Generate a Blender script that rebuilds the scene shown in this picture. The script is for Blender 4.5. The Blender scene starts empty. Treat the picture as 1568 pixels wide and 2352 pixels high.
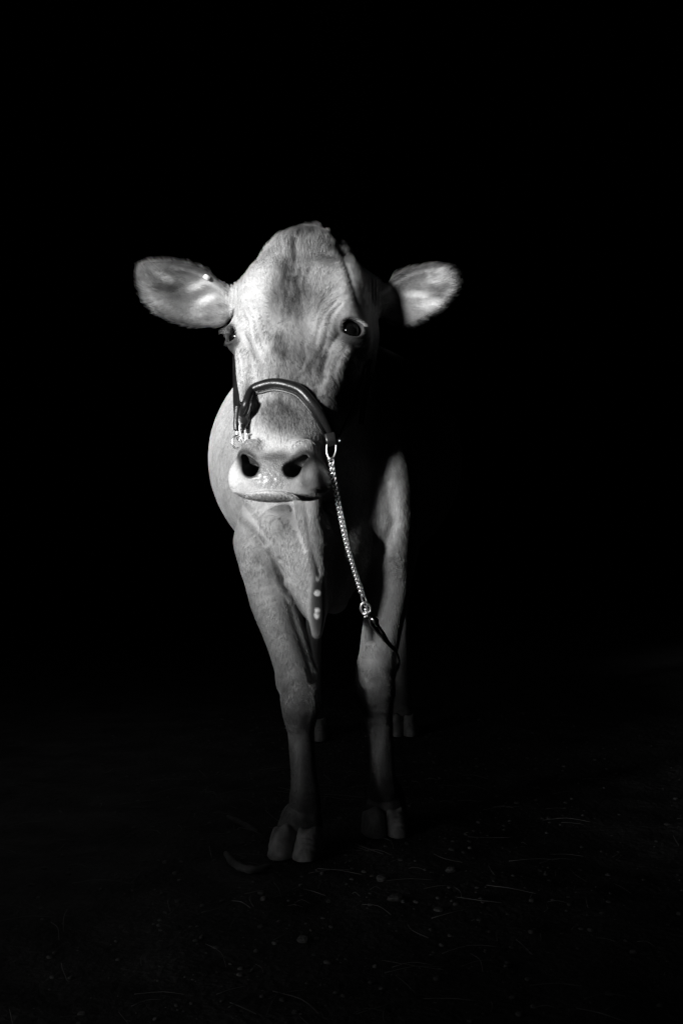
import bpy, bmesh, math, random
import numpy as np
from mathutils import Vector, Matrix
from mathutils.bvhtree import BVHTree
try:
    import openvdb
except ImportError:
    import pyopenvdb as openvdb

random.seed(7)
rng = np.random.default_rng(11)
S = bpy.context.scene
C = S.collection
R = math.radians

# ------------------------------------------------------------------ camera, sky, sun, exposure
CAM_H, FPX = 0.78, 2900.0           # camera height (m); focal length in pixels of a 1568 x 2352 frame
cam_d = bpy.data.cameras.new('camera'); cam = bpy.data.objects.new('camera', cam_d); C.objects.link(cam)
cam.location = (0, 0, CAM_H); cam.rotation_euler = (R(90), 0, 0)
cam_d.sensor_fit = 'VERTICAL'; cam_d.sensor_height = 36; cam_d.lens = FPX / 2352 * 36
cam_d.clip_start = 0.05; cam_d.clip_end = 400
S.camera = cam

SUN_AZ, SUN_EL = 47.0, 5.5         # light travels to the right and away from the camera, low
world = bpy.data.worlds.new('World'); S.world = world; world.use_nodes = True
wn = world.node_tree.nodes; wl = world.node_tree.links
sky = wn.new('ShaderNodeTexSky'); sky.sky_type = 'NISHITA'; sky.sun_disc = False
sky.sun_elevation = R(SUN_EL); sky.sun_rotation = R(180 + SUN_AZ)
bw = wn.new('ShaderNodeRGBToBW')
wl.new(sky.outputs[0], bw.inputs[0]); wl.new(bw.outputs[0], wn['Background'].inputs[0])
wn['Background'].inputs[1].default_value = 0.10
sun_d = bpy.data.lights.new('sun', 'SUN'); sun_d.energy = 5.0; sun_d.angle = R(10); sun_d.color = (1, 1, 1)
sun = bpy.data.objects.new('sun', sun_d); C.objects.link(sun)
sdir = Vector((math.sin(R(SUN_AZ)) * math.cos(R(SUN_EL)), math.cos(R(SUN_AZ)) * math.cos(R(SUN_EL)), -math.sin(R(SUN_EL))))
sun.rotation_euler = sdir.to_track_quat('-Z', 'Y').to_euler()
sun.location = (-6, -4, 4)
S.view_settings.view_transform = 'Standard'; S.view_settings.look = 'None'
S.view_settings.exposure = 0.55; S.view_settings.gamma = 1.0
S.cycles.max_bounces = 5; S.cycles.diffuse_bounces = 2; S.cycles.glossy_bounces = 3
S.cycles.use_denoising = True
S.render.hair_type = 'STRIP'

# ------------------------------------------------------------------ helpers
def P(px, py, Y):
    """a point seen at (px, py) of a 1568 x 2352 frame, Y metres in front of the camera"""
    return np.array([(px - 784) * Y / FPX, Y, CAM_H - (py - 1176) * Y / FPX])

def tag(o, label=None, cat=None, group=None, kind=None):
    if label: o['label'] = label
    if cat: o['category'] = cat
    if group: o['group'] = group
    if kind: o['kind'] = kind
    return o

def link(o, parent=None):
    C.objects.link(o)
    if parent is not None: o.parent = parent
    return o

def empty(name, loc=(0, 0, 0)):
    o = bpy.data.objects.new(name, None); o.location = loc; o.empty_display_size = .05
    return link(o)

def mesh_obj(name, verts, faces, mat=None, parent=None, smooth=True, off=(0, 0, 0)):
    me = bpy.data.meshes.new(name)
    v = np.asarray(verts, dtype=np.float32) - np.asarray(off, dtype=np.float32)
    if isinstance(faces, np.ndarray):
        me.vertices.add(len(v)); me.vertices.foreach_set('co', v.ravel())
        n, k = faces.shape
        me.loops.add(n * k); me.loops.foreach_set('vertex_index', faces.ravel().astype(np.int32))
        me.polygons.add(n); me.polygons.foreach_set('loop_start', np.arange(0, n * k, k, dtype=np.int32))
        me.update(calc_edges=True)
    else:
        me.from_pydata([tuple(map(float, x)) for x in v], [], faces); me.update()
    me.polygons.foreach_set('use_smooth', [smooth] * len(me.polygons))
    if mat: me.materials.append(mat)
    o = bpy.data.objects.new(name, me)
    return link(o, parent)

class MB:
    """collects shapes into one mesh"""
    def __init__(s): s.v = []; s.f = []
    def add(s, v, f):
        b = len(s.v); s.v += [tuple(map(float, x)) for x in v]; s.f += [tuple(i + b for i in q) for q in f]
    def box(s, lo, hi):
        x0, y0, z0 = lo; x1, y1, z1 = hi
        s.add([(x0,y0,z0),(x1,y0,z0),(x1,y1,z0),(x0,y1,z0),(x0,y0,z1),(x1,y0,z1),(x1,y1,z1),(x0,y1,z1)],
              [(0,3,2,1),(4,5,6,7),(0,1,5,4),(1,2,6,5),(2,3,7,6),(3,0,4,7)])
    def sweep(s, pts, ra, rb=None, up=None, n=10, closed=False, square=False, ups=None):
        """tube along pts: half width ra, half thickness rb (towards 'up')"""
        pts = [np.asarray(p, float) for p in pts]; m = len(pts)
        ra = ra if hasattr(ra, '__len__') else [ra] * m
        rb = ra if rb is None else (rb if hasattr(rb, '__len__') else [rb] * m)
        V = []; prev = np.array(up if up is not None else (0, 0, 1.0), float)
        for i, p in enumerate(pts):
            a = pts[(i - 1) % m] if (i > 0 or closed) else p
            b = pts[(i + 1) % m] if (i < m - 1 or closed) else p
            t = b - a; t /= np.linalg.norm(t) + 1e-12
            u0 = np.asarray(ups[i], float) if ups is not None else prev
            u = u0 - t * np.dot(u0, t)
            if np.linalg.norm(u) < 1e-5: u = np.array((1.0, .1, .2)) - t * t[0]
            u /= np.linalg.norm(u); w = np.cross(t, u)
            if ups is None and up is None: prev = u
            for k in range(n):
                q = 2 * math.pi * (k + .5) / n
                c, d = math.cos(q), math.sin(q)
                if square:
                    c = math.copysign(abs(c) ** .35, c); d = math.copysign(abs(d) ** .35, d)
                V.append(p + w * c * ra[i] + u * d * rb[i])
        F = []
        for i in range(m if closed else m - 1):
            j = (i + 1) % m
            for k in range(n):
                l = (k + 1) % n
                F.append((i * n + k, i * n + l, j * n + l, j * n + k))
        if not closed:
            F.append(tuple(range(n - 1, -1, -1))); F.append(tuple((m - 1) * n + k for k in range(n)))
        s.add(V, F)
    def build(s, name, mat, parent=None, smooth=True, off=(0, 0, 0)):
        return mesh_obj(name, s.v, s.f, mat, parent, smooth, off)

def spline(pts, n=8, closed=False):
    """Catmull-Rom through pts"""
    p = [np.asarray(q, float) for q in pts]; m = len(p); out = []
    for i in range(m if closed else m - 1):
        g = lambda j: p[j % m] if closed else p[min(max(j, 0), m - 1)]
        a, b, c, d = g(i - 1), g(i), g(i + 1), g(i + 2)
        for k in range(n):
            t = k / n
            out.append(.5 * ((2 * b) + (-a + c) * t + (2 * a - 5 * b + 4 * c - d) * t * t + (-a + 3 * b - 3 * c + d) * t ** 3))
    if not closed: out.append(p[-1])
    return out

# smooth value noise in numpy -------------------------------------------------
_perm = rng.random((32, 32, 32)).astype(np.float32)
def vnoise(p, scale, seed=0):
    q = np.asarray(p, dtype=np.float32) * scale + seed * 7.13 + 50
    i = np.floor(q).astype(np.int64); f = (q - i).astype(np.float32); f = f * f * (3 - 2 * f)
    r = 0
    for dx in (0, 1):
        for dy in (0, 1):
            for dz in (0, 1):
                w = (f[..., 0] if dx else 1 - f[..., 0]) * (f[..., 1] if dy else 1 - f[..., 1]) * (f[..., 2] if dz else 1 - f[..., 2])
                r = r + w * _perm[(i[..., 0] + dx) & 31, (i[..., 1] + dy) & 31, (i[..., 2] + dz) & 31]
    return r * 2 - 1

def mat(name, color=.5, rough=.6, metal=0, spec=.5):
    m = bpy.data.materials.new(name); m.use_nodes = True
    b = m.node_tree.nodes['Principled BSDF']
    b.inputs['Base Color'].default_value = (color, color, color, 1)
    b.inputs['Roughness'].default_value = rough; b.inputs['Metallic'].default_value = metal
    b.inputs['Specular IOR Level'].default_value = spec
    return m
def nd(m, t, **kw):
    n = m.node_tree.nodes.new(t)
    for k, v in kw.items(): setattr(n, k, v)
    return n
def lk(m, a, b): m.node_tree.links.new(a, b)
def bsdf(m): return m.node_tree.nodes['Principled BSDF']
def noise_col(m, lo, hi, scale=20, detail=6, stretch=None, bump=0, bscale=None):
    tc = nd(m, 'ShaderNodeTexCoord'); mp = nd(m, 'ShaderNodeMapping')
    if stretch: mp.inputs['Scale'].default_value = stretch
    lk(m, tc.outputs['Object'], mp.inputs[0])
    n = nd(m, 'ShaderNodeTexNoise'); n.inputs['Scale'].default_value = scale; n.inputs['Detail'].default_value = detail
    lk(m, mp.outputs[0], n.inputs[0])
    r = nd(m, 'ShaderNodeValToRGB')
    r.color_ramp.elements[0].position = .3; r.color_ramp.elements[1].position = .7
    r.color_ramp.elements[0].color = (lo, lo, lo, 1); r.color_ramp.elements[1].color = (hi, hi, hi, 1)
    lk(m, n.outputs[0], r.inputs[0]); lk(m, r.outputs[0], bsdf(m).inputs['Base Color'])
    if bump:
        n2 = nd(m, 'ShaderNodeTexNoise'); n2.inputs['Scale'].default_value = bscale or scale * 3; n2.inputs['Detail'].default_value = 8
        lk(m, mp.outputs[0], n2.inputs[0])
        b = nd(m, 'ShaderNodeBump'); b.inputs['Strength'].default_value = bump; b.inputs['Distance'].default_value = .01
        lk(m, n2.outputs[0], b.inputs['Height']); lk(m, b.outputs[0], bsdf(m).inputs['Normal'])
    return m

# ------------------------------------------------------------------ distance-field modelling
class Field:
    def __init__(s, xs, ys, zs):
        s.x, s.y, s.z = [np.asarray(a, dtype=np.float32) for a in (xs, ys, zs)]
        s.D = np.full((len(s.x), len(s.y), len(s.z)), .15, dtype=np.float32)
    def region(s, lo, hi):
        sl = []
        for a, l, h in zip((s.x, s.y, s.z), lo, hi):
            i, j = np.searchsorted(a, l), np.searchsorted(a, h)
            if j <= i: return None
            sl.append(slice(i, j))
        sl = tuple(sl)
        return sl, s.x[sl[0]][:, None, None], s.y[sl[1]][None, :, None], s.z[sl[2]][None, None, :]
    def put(s, d, sl, k, op):
        a = s.D[sl]
        if op == '+':
            if k > 0:
                h = np.clip(.5 + .5 * (d - a) / k, 0, 1); s.D[sl] = d * (1 - h) + a * h - k * h * (1 - h)
            else: s.D[sl] = np.minimum(a, d)
        else:
            h = np.clip(.5 - .5 * (d + a) / k, 0, 1); s.D[sl] = a * (1 - h) + (-d) * h + k * h * (1 - h)
            # smooth max(a, -d)
            h = np.clip(.5 + .5 * (a + d) / k, 0, 1); s.D[sl] = (-d) * (1 - h) + a * h + k * h * (1 - h)
    def ell(s, c, r, M=None, k=.02, op='+'):
        c = np.asarray(c, float); r = np.asarray(r, float); m = k + .012
        if M is None: ext = r + m
        else: ext = np.sqrt(((M * r[:, None]) ** 2).sum(0)) + m     # rows of M are the axes
        g = s.region(c - ext, c + ext)
        if g is None: return
        sl, X, Y, Z = g; X = X - c[0]; Y = Y - c[1]; Z = Z - c[2]
        if M is None: a, b, e = X, Y, Z
        else: a, b, e = [M[i, 0] * X + M[i, 1] * Y + M[i, 2] * Z for i in range(3)]
        k0 = np.sqrt((a / r[0]) ** 2 + (b / r[1]) ** 2 + (e / r[2]) ** 2)
        k1 = np.sqrt((a / r[0] ** 2) ** 2 + (b / r[1] ** 2) ** 2 + (e / r[2] ** 2) ** 2) + 1e-9
        s.put((k0 * (k0 - 1) / k1).astype(np.float32), sl, k, op)
    def cone(s, a, b, ra, rb, k=.02, op='+'):
        a = np.asarray(a, float); b = np.asarray(b, float); m = k + .012
        lo = np.minimum(a - ra, b - rb) - m; hi = np.maximum(a + ra, b + rb) + m
        g = s.region(lo, hi)
        if g is None: return
        sl, X, Y, Z = g; v = b - a
        t = np.clip(((X - a[0]) * v[0] + (Y - a[1]) * v[1] + (Z - a[2]) * v[2]) / (v @ v + 1e-12), 0, 1)
        d = np.sqrt((X - a[0] - t * v[0]) ** 2 + (Y - a[1] - t * v[1]) ** 2 + (Z - a[2] - t * v[2]) ** 2) - (ra + (rb - ra) * t)
        s.put(d.astype(np.float32), sl, k, op)
    def chain(s, pts, k=.02, op='+', n=4):
        """a limb: smooth run of round cones, blended in once"""
        q = np.array(spline([np.array(list(p) + [r]) for p, r in pts], n)); m = k + .012
        lo = (q[:, :3] - q[:, 3:]).min(0) - m; hi = (q[:, :3] + q[:, 3:]).max(0) + m
        g = s.region(lo, hi)
        if g is None: return
        sl, X, Y, Z = g; D = None
        for A, B in zip(q[:-1], q[1:]):
            v = B[:3] - A[:3]
            t = np.clip(((X - A[0]) * v[0] + (Y - A[1]) * v[1] + (Z - A[2]) * v[2]) / (v @ v + 1e-12), 0, 1)
            d = np.sqrt((X - A[0] - t * v[0]) ** 2 + (Y - A[1] - t * v[1]) ** 2 + (Z - A[2] - t * v[2]) ** 2) - (A[3] + (B[3] - A[3]) * t)
            D = d if D is None else np.minimum(D, d)
        s.put(D.astype(np.float32), sl, k, op)
    def mesh(s):
        g = openvdb.FloatGrid(.15); D = s.D
        g.copyFromArray(np.ascontiguousarray(D))
        p, q = g.convertToQuads(0.0)
        out = np.empty_like(p, dtype=np.float64)
        for i, a in enumerate((s.x, s.y, s.z)): out[:, i] = np.interp(p[:, i], np.arange(len(a)), a)
        return out.astype(np.float32), q.astype(np.int32)

def axis(*segs):
    """axis((start, end, step), ...) joined"""
    out = []
    for a, b, st in segs:
        n = max(1, int(round((b - a) / st))); out += list(np.linspace(a, b, n, endpoint=False))
    out.append(segs[-1][1]); return np.array(out)

# ------------------------------------------------------------------ the cow: head frame
YAW, PIT, ROLL = R(13), R(20), R(1.0)
HO = P(668, 755, 2.52)
_F = np.array([-math.sin(YAW) * math.cos(PIT), -math.cos(YAW) * math.cos(PIT), math.sin(PIT)])
_U = np.array([math.sin(YAW) * math.sin(PIT), math.cos(YAW) * math.sin(PIT), math.cos(PIT)])
_R = np.array([math.cos(YAW), -math.sin(YAW), 0.0])
HR = _R * math.cos(ROLL) - _U * math.sin(ROLL)
HU = _U * math.cos(ROLL) + _R * math.sin(ROLL)
HF = _F
HM = np.array([HR, HU, HF])
def H(r, u, f): return HO + HR * r + HU * u + HF * f
def rotM(M, ax, deg):
    """rotate a frame (rows = axes) about its own axis ax"""
    a = R(deg); c, s_ = math.cos(a), math.sin(a); i, j = [(1, 2), (2, 0), (0, 1)][ax]
    N = M.copy(); N[i] = c * M[i] + s_ * M[j]; N[j] = -s_ * M[i] + c * M[j]; return N

EARS = {
 -1: dict(Y=2.66, poly=[(540,672),(500,640),(478,620),(440,606),(400,599),(355,600),(322,610),(315,632),(320,662),(334,692),(360,718),(395,738),(440,750),(485,752),(515,747),(536,722)]),
  1: dict(Y=2.66, poly=[(852,668),(880,654),(902,630),(935,614),(975,607),(1015,607),(1040,620),(1051,645),(1044,675),(1020,702),(985,726),(945,746),(915,750),(888,742),(868,722),(852,700)]),
}
def poly_sd(px, py, poly):
    d = np.full(np.broadcast(px, py).shape, 1e9, dtype=np.float32); sgn = np.ones_like(d)
    n = len(poly)
    for i in range(n):
        ax, ay = poly[i]; bx, by = poly[i - 1]
        ex, ey = bx - ax, by - ay; wx, wy = px - ax, py - ay
        t = np.clip((wx * ex + wy * ey) / (ex * ex + ey * ey), 0, 1)
        d = np.minimum(d, (wx - ex * t) ** 2 + (wy - ey * t) ** 2)
        c1 = py >= ay; c2 = py < by; c3 = ex * wy > ey * wx
        flip = (c1 & c2 & c3) | (~c1 & ~c2 & ~c3)
        sgn = np.where(flip, -sgn, sgn)
    return sgn * np.sqrt(d)
def ear_depth(side, px, py):
    """depth of the ear's inner surface: a cup whose hollow sits near the root, tip turned forward"""
    if side < 0:
        s = (530 - px) / 215.0; t = (py - (712 - 55 * s)) / 75.0      # s: root -> tip, t: across, + is down
        lo = .052 * np.exp(-((s - .33) / .38) ** 2) * np.clip(1 - t * t * .75, -.3, 1)
        return 2.675 + lo - .03 * s + .012 * t
    s = (px - 860) / 190.0; t = (py - (705 - 40 * s)) / 72.0
    lo = .038 * np.exp(-((s - .33) / .38) ** 2) * np.clip(1 - t * t * .75, -.3, 1)
    return 2.615 + lo - .045 * s + .012 * t
def add_ear(F, side):
    e = EARS[side]; pp = np.array(spline([np.array(q + (0,)) for q in e['poly']], 4, closed=True))[:, :2]
    lo = P(pp[:, 0].min() - 25, pp[:, 1].max() + 25, 2.62); hi = P(pp[:, 0].max() + 25, pp[:, 1].min() - 25, 2.62)
    lo2 = P(pp[:, 0].min() - 25, pp[:, 1].max() + 25, 2.78); hi2 = P(pp[:, 0].max() + 25, pp[:, 1].min() - 25, 2.78)
    g = F.region((min(lo[0], lo2[0]), 2.50, min(lo[2], lo2[2])), (max(hi[0], hi2[0]), 2.80, max(hi[2], hi2[2])))
    sl, X, Y, Z = g
    px = 784 + X * FPX / Y; py = 1176 - (Z - CAM_H) * FPX / Y
    px, py = np.broadcast_arrays(px, py)
    d2 = poly_sd(px.astype(np.float32), py.astype(np.float32), [tuple(q) for q in pp]) * (2.67 / FPX)
    n = Y - ear_depth(side, px, py)
    th = .0042 + .0075 * np.clip(-d2 / .03, 0, 1)                    # thicker away from the rim
    d3 = np.abs(n - th) * .75 - th
    k = .006; a, b = d2 + .002, d3
    h = np.clip(.5 - .5 * (b - a) / k, 0, 1); d = b * (1 - h) + a * h + k * h * (1 - h)
    F.put(d.astype(np.float32), sl, .010, '+')

EYE_R = .0225
EYES = {-1: H(-.125, .010, -.054), 1: H(.109, .012, -.040)}
EDIR = {-1: (.55, .83), 1: (.48, .88)}

def build_cow_field(q):
    f = 1.0 / q
    F = Field(axis((-.50, .36, .0034 * f), (.36, .46, .008 * f)),
              axis((2.24, 2.78, .0034 * f), (2.78, 3.2, .006 * f), (3.2, 5.0, .016 * f)),
              axis((-.02, .72, .0045 * f), (.72, 1.47, .0034 * f)))
    # ---- trunk
    F.ell((-.02, 4.12, .950), (.405, .78, .38), k=.0)
    F.ell((-.05, 3.66, .88), (.29, .50, .29), k=.08)
    F.ell((.00, 4.60, 1.06), (.27, .30, .30), k=.10)
    F.cone((-.03, 3.45, 1.08), (.0, 4.7, 1.24), .10, .12, k=.08)
    for s in (-1, 1): F.ell((s * .20, 4.55, 1.22), (.07, .12, .09), k=.08)      # hip bones
    # ---- shoulders
    F.ell((-.165, 3.22, .90), (.085, .20, .30), k=.07)
    F.ell((.105, 3.24, .86), (.085, .20, .25), k=.07)
    F.ell(P(604, 1225, 3.08), (.052, .06, .10), k=.08)      # point of shoulder, left of the picture
    F.ell(P(890, 1185, 3.07), (.056, .06, .14), k=.08)
    # ---- neck and chest
    F.cone((-.045, 3.20, .96), (-.080, 2.82, 1.17), .160, .110, k=.09)
    F.cone((-.045, 3.30, 1.04), (-.070, 2.85, 1.20), .12, .10, k=.07)
    F.cone((-.050, 3.14, .80), (-.085, 2.90, 1.00), .140, .085, k=.07)
    F.cone((-.070, 2.80, 1.235), (-.045, 3.36, 1.155), .095, .120, k=.06)
    F.cone((-.045, 3.36, 1.155), (-.045, 3.80, 1.180), .120, .140, k=.05)       # crest of the neck
    F.ell((-.040, 3.08, .72), (.125, .15, .16), k=.05)
    # dewlap: a keel of loose skin from the throat down to the brisket
    F.chain([(P(706, 1060, 2.875), .035), (P(709, 1180, 2.885), .030), (P(719, 1300, 2.895), .022), (P(728, 1400, 2.91), .016), (P(728, 1454, 2.92), .012)], k=.045)
    F.cone(P(715, 1240, 2.95), P(724, 1395, 2.96), .060, .030, k=.05)
    F.cone(P(770, 1260, 3.00), P(768, 1378, 3.02), .060, .030, k=.04)
    F.cone(P(640, 1215, 2.95), P(705, 1370, 2.95), .050, .022, k=.04)            # fold between chest and leg
    # ---- forelegs
    F.chain([(P(600, 1250, 3.08), .062), (P(625, 1370, 3.09), .056), (P(660, 1470, 3.03), .050), (P(684, 1560, 2.96), .0455)], k=.035)
    F.cone(P(676, 1490, 3.05), P(705, 1585, 2.98), .028, .024, k=.02)
    F.chain([(P(684, 1560, 2.96), .044), (P(692, 1610, 2.93), .0445), (P(690, 1650, 2.93), .036), (P(692, 1700, 2.94), .0300), (P(697, 1780, 2.93), .0285), (P(700, 1835, 2.93), .035), (P(699, 1862, 2.935), .036), (P(692, 1885, 2.94), .048), (P(687, 1903, 2.935), .052)], k=.02)
    F.ell(P(690, 1606, 2.905), (.034, .024, .044), k=.035)                          # knee
    F.chain([(P(895, 1240, 3.10), .055), (P(890, 1350, 3.10), .055), (P(876, 1450, 3.08), .048), (P(864, 1530, 3.08), .0455)], k=.035)
    F.chain([(P(863, 1540, 3.09), .046), (P(860, 1590, 3.07), .0475), (P(866, 1630, 3.07), .037), (P(873, 1690, 3.08), .0305), (P(876, 1760, 3.08), .0290), (P(880, 1800, 3.09), .034), (P(884, 1826, 3.12), .045), (P(886, 1850, 3.12), .049)], k=.02)
    F.ell(P(858, 1583, 3.045), (.036, .024, .046), k=.035)
    # ---- hind legs
    for s, x, y in ((-1, -.100, 4.33), (1, .215, 4.42)):
        x0 = s * .17 + .03
        F.ell((x0, 4.55, .92), (.13, .20, .28), k=.08)
        F.chain([((x0, 4.55, .80), .11), ((x * .9 + x0 * .1, 4.62, .60), .060), ((x, 4.70, .50), .042), ((x, 4.62, .40), .030), ((x, y + .16, .16), .028), ((x, y + .12, .11), .035), ((x, y + .05, .05), .040)], k=.03)
    # udder, tail
    F.ell((.02, 4.40, .66), (.13, .17, .12), k=.05)
    for a in (-.05, .07):
        for b in (4.28, 4.42): F.cone((a, b + .08, .58), (a, b + .08, .51), .016, .012, k=.01)
    F.chain([((.0, 4.84, 1.22), .035), ((.02, 4.92, 1.10), .025), ((.10, 4.94, .8), .018), ((.16, 4.94, .55), .016), ((.17, 4.94, .42), .035), ((.17, 4.93, .30), .012)], k=.01)
    # ---- head
    E = lambda c, r, k=.02, op='+', rx=0, ry=0, rz=0: F.ell(H(*c), r, rotM(rotM(rotM(HM, 0, rx), 1, ry), 2, rz), k, op)
    K = lambda a, b, ra, rb, k=.02, op='+': F.cone(H(*a), H(*b), ra, rb, k, op)
    # skull: cross-sections along the face, narrow in front, wide at the cheeks
    TU = [-.374, -.366, -.352, -.330, -.300, -.26, -.225, -.178, -.133, -.088, -.042, 0, .05, .105, .15, .19, .225, .255, .285]
    TB = [.050, .070, .084, .090, .087, .080, .084, .100, .116, .128, .136, .141, .144, .142, .133, .114, .089, .062, .030]   # half width behind
    TF = [.046, .060, .070, .072, .068, .060, .066, .094, .118, .130, .130, .128, .125, .116, .111, .096, .074, .052, .026]   # half width in front
    T0 = [-.006, .000, .006, .010, .010, .004, -.002, -.004, -.005, -.004, -.002, .002, .007, .008, .003, -.008, -.024, -.048, -.085]   # front
    TK = [-.080, -.090, -.100, -.110, -.115, -.125, -.135, -.165, -.19, -.215, -.235, -.24, -.24, -.22, -.21, -.20, -.19, -.17, -.12]      # back
    c0 = H(0, -.06, -.10); ext = np.array([.30, .32, .40])
    sl, X, Y, Z = F.region(c0 - ext, c0 + ext)
    X = X - HO[0]; Y = Y - HO[1]; Z = Z - HO[2]
    r, u, f_ = [HM[i, 0] * X + HM[i, 1] * Y + HM[i, 2] * Z for i in range(3)]
    tu = np.linspace(TU[0], TU[-1], 240)
    def prof(T):
        y = np.interp(tu, TU, T); kk = np.hanning(19); kk /= kk.sum()
        y = np.convolve(np.pad(y, 9, mode='edge'), kk, 'valid'); return np.interp(u, tu, y)
    r = r + .018 * np.clip((u - .05) / .2, 0, 1)
    wf, wb, f0, fb = prof(TF), prof(TB), prof(T0), prof(TK)
    m_ = np.clip((f0 - f_) / .105, 0, 1); m_ = m_ * m_ * (3 - 2 * m_)
    w = wf + (wb - wf) * m_; w = w - np.clip((f0 - f_) - .15, 0, 1) * .45 * (wb / .14)
    w = w * (1 + (.05 + .05 * np.clip((u - .10) / .05, 0, 1)) * (r > 0) * np.clip((u + .2) / .05, 0, 1)); w = np.maximum(w, .012); fc = (f0 + fb) / 2; hh = (f0 - fb) / 2
    q_ = ((np.abs(r) / w) ** 2.2 + (np.abs(f_ - fc) / hh) ** 2.2) ** (1 / 2.2)
    d = (q_ - 1) * np.minimum(w, hh) * .9
    d = np.maximum(d, np.maximum((-.361 + 3.2 * np.minimum(r * r, .01) - .42 * np.minimum(f_, .01) - u) / 1.08, u - TU[-1]))
    F.put(d.astype(np.float32), sl, .030, '+')
    E((-.016, .205, -.085), (.066, .048, .050), k=.045)                # poll tuft
    for s in (-1, 1):
        E((s * .098, .050, -.040), (.034, .050, .040), k=.04)          # brow
        E((s * .084, .125, -.034), (.034, .040, .034), k=.04)
        E((s * .116, .014, -.058), (.034, .038, .036), k=.02)          # orbit
        K((s * .096, -.045, -.034), (s * .076, -.135, -.030), .016, .012, k=.04)  # facial crest
        K((s * .046, .125, -.010), (s * .066, .0, -.010), .022, .018, k=.03)      # frontal swellings
    # muzzle
    E((0, -.312, -.014), (.064, .034, .032), k=.02)
    for s in (-1, 1):
        E((s * .060, -.306, -.040), (.038, .036, .050), k=.035)         # upper lip corners
        E((s * .056, -.262, -.010), (.022, .024, .020), k=.02)         # nostril wings
    E((.002, -.3585, .002), (.050, .0070, .024), k=.004)               # lower lip
    # mouth line
    for s in (-1, 1): F.chain([(H(0, -.3515, .016), .0020), (H(s * .045, -.351, .012), .0020), (H(s * .075, -.345, -.004), .0024), (H(s * .098, -.330, -.036), .003)], k=.004, op='-')
    # nostrils: a round hole inside, a comma running up and out
    for s in (-1, 1):
        K((s * .040, -.308, .014), (s * .046, -.296, -.040), .0135, .011, k=.007, op='-')
        K((s * .042, -.305, .012), (s * .060, -.280, -.004), .0122, .0060, k=.008, op='-')
        K((s * .059, -.278, .000), (s * .063, -.262, -.006), .0060, .003, k=.006, op='-')
    # soft hollows on the face
    for s in (-1, 1):
        K((s * .080, -.055, .004), (s * .070, -.130, -.006), .003, .003, k=.016, op='-')
    K((-.018, .215, .000), (-.008, .12, .022), .008, .005, k=.020, op='-')     # poll furrow
    # eyes: socket, lids
    for s in (-1, 1):
        c = EYES[s]
        out = HR * s * EDIR[s][0] + HF * EDIR[s][1]; out /= np.linalg.norm(out)
        side = np.cross(HU, out); up = np.cross(out, side)
        F.ell(c - out * .001, (EYE_R + .0040,) * 3, None, .016, '+')
        F.ell(c + out * .023 - up * .0015, np.array((.0215, .0180, .022)), np.array([side, up, out]), .0035, '-')
        F.ell(c, (EYE_R + .0006,) * 3, None, .002, '-')
        # upper and lower lid folds
        for sg, hgt, rr in ((1, .0195, .0046), (-1, .0190, .0026)):
            pts = []
            for a in np.linspace(-1.25, 1.25, 11):
                ca = max(math.cos(a), 0)
                pts.append((c + out * (.0135 + .0085 * ca) + side * (.0245 * math.sin(a)) + up * (sg * hgt * ca ** .8 - .0015), rr * (.6 + .4 * ca)))
            F.chain(pts, k=.004, n=2)
    # ears with their roots
    for s in (-1, 1):
        if s < 0: F.chain([(P(590, 670, 2.68), .036), (P(552, 680, 2.705), .026), (P(520, 692, 2.72), .018)], k=.03)
        else: F.chain([(P(795, 662, 2.605), .040), (P(845, 674, 2.625), .032), (P(885, 688, 2.65), .022)], k=.03)
        add_ear(F, s)
    return F

QUAL = 1.3
Fd = build_cow_field(QUAL)
V, Q = Fd.mesh()
del Fd

# ------------------------------------------------------------------ surface detail pushed into the cow's skin
def vnormals(V, Q):
    a, b, c, d = [V[Q[:, i]] for i in range(4)]
    n = np.cross(c - a, d - b); out = np.zeros_like(V)
    for i in range(4):
        for j in range(3): out[:, j] += np.bincount(Q[:, i], n[:, j], len(V))
    out /= (np.linalg.norm(out, axis=1)[:, None] + 1e-12)
    return out
N0 = vnormals(V, Q)
def pix(p):
    return 784 + p[:, 0] * FPX / p[:, 1], 1176 - (p[:, 2] - CAM_H) * FPX / p[:, 1]
def headc(p):
    d = p - HO
    return d @ HR, d @ HU, d @ HF
def sstep(a, b, x):
    t = np.clip((x - a) / (b - a), 0, 1); return t * t * (3 - 2 * t)
def line_d(x, y, pts):
    """distance to a polyline in 2-D"""
    d = np.full(x.shape, 1e9)
    for (ax, ay), (bx, by) in zip(pts[:-1], pts[1:]):
        ex, ey = bx - ax, by - ay
        t = np.clip(((x - ax) * ex + (y - ay) * ey) / (ex * ex + ey * ey), 0, 1)
        d = np.minimum(d, np.hypot(x - ax - t * ex, y - ay - t * ey))
    return d
hr, hu, hf = headc(V)
is_head = sstep(2.86, 2.78, V[:, 1]) * sstep(.80, .84, V[:, 2])
disp = .0012 * vnoise(V, 9, 1) + .0007 * vnoise(V, 25, 2)
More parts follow.
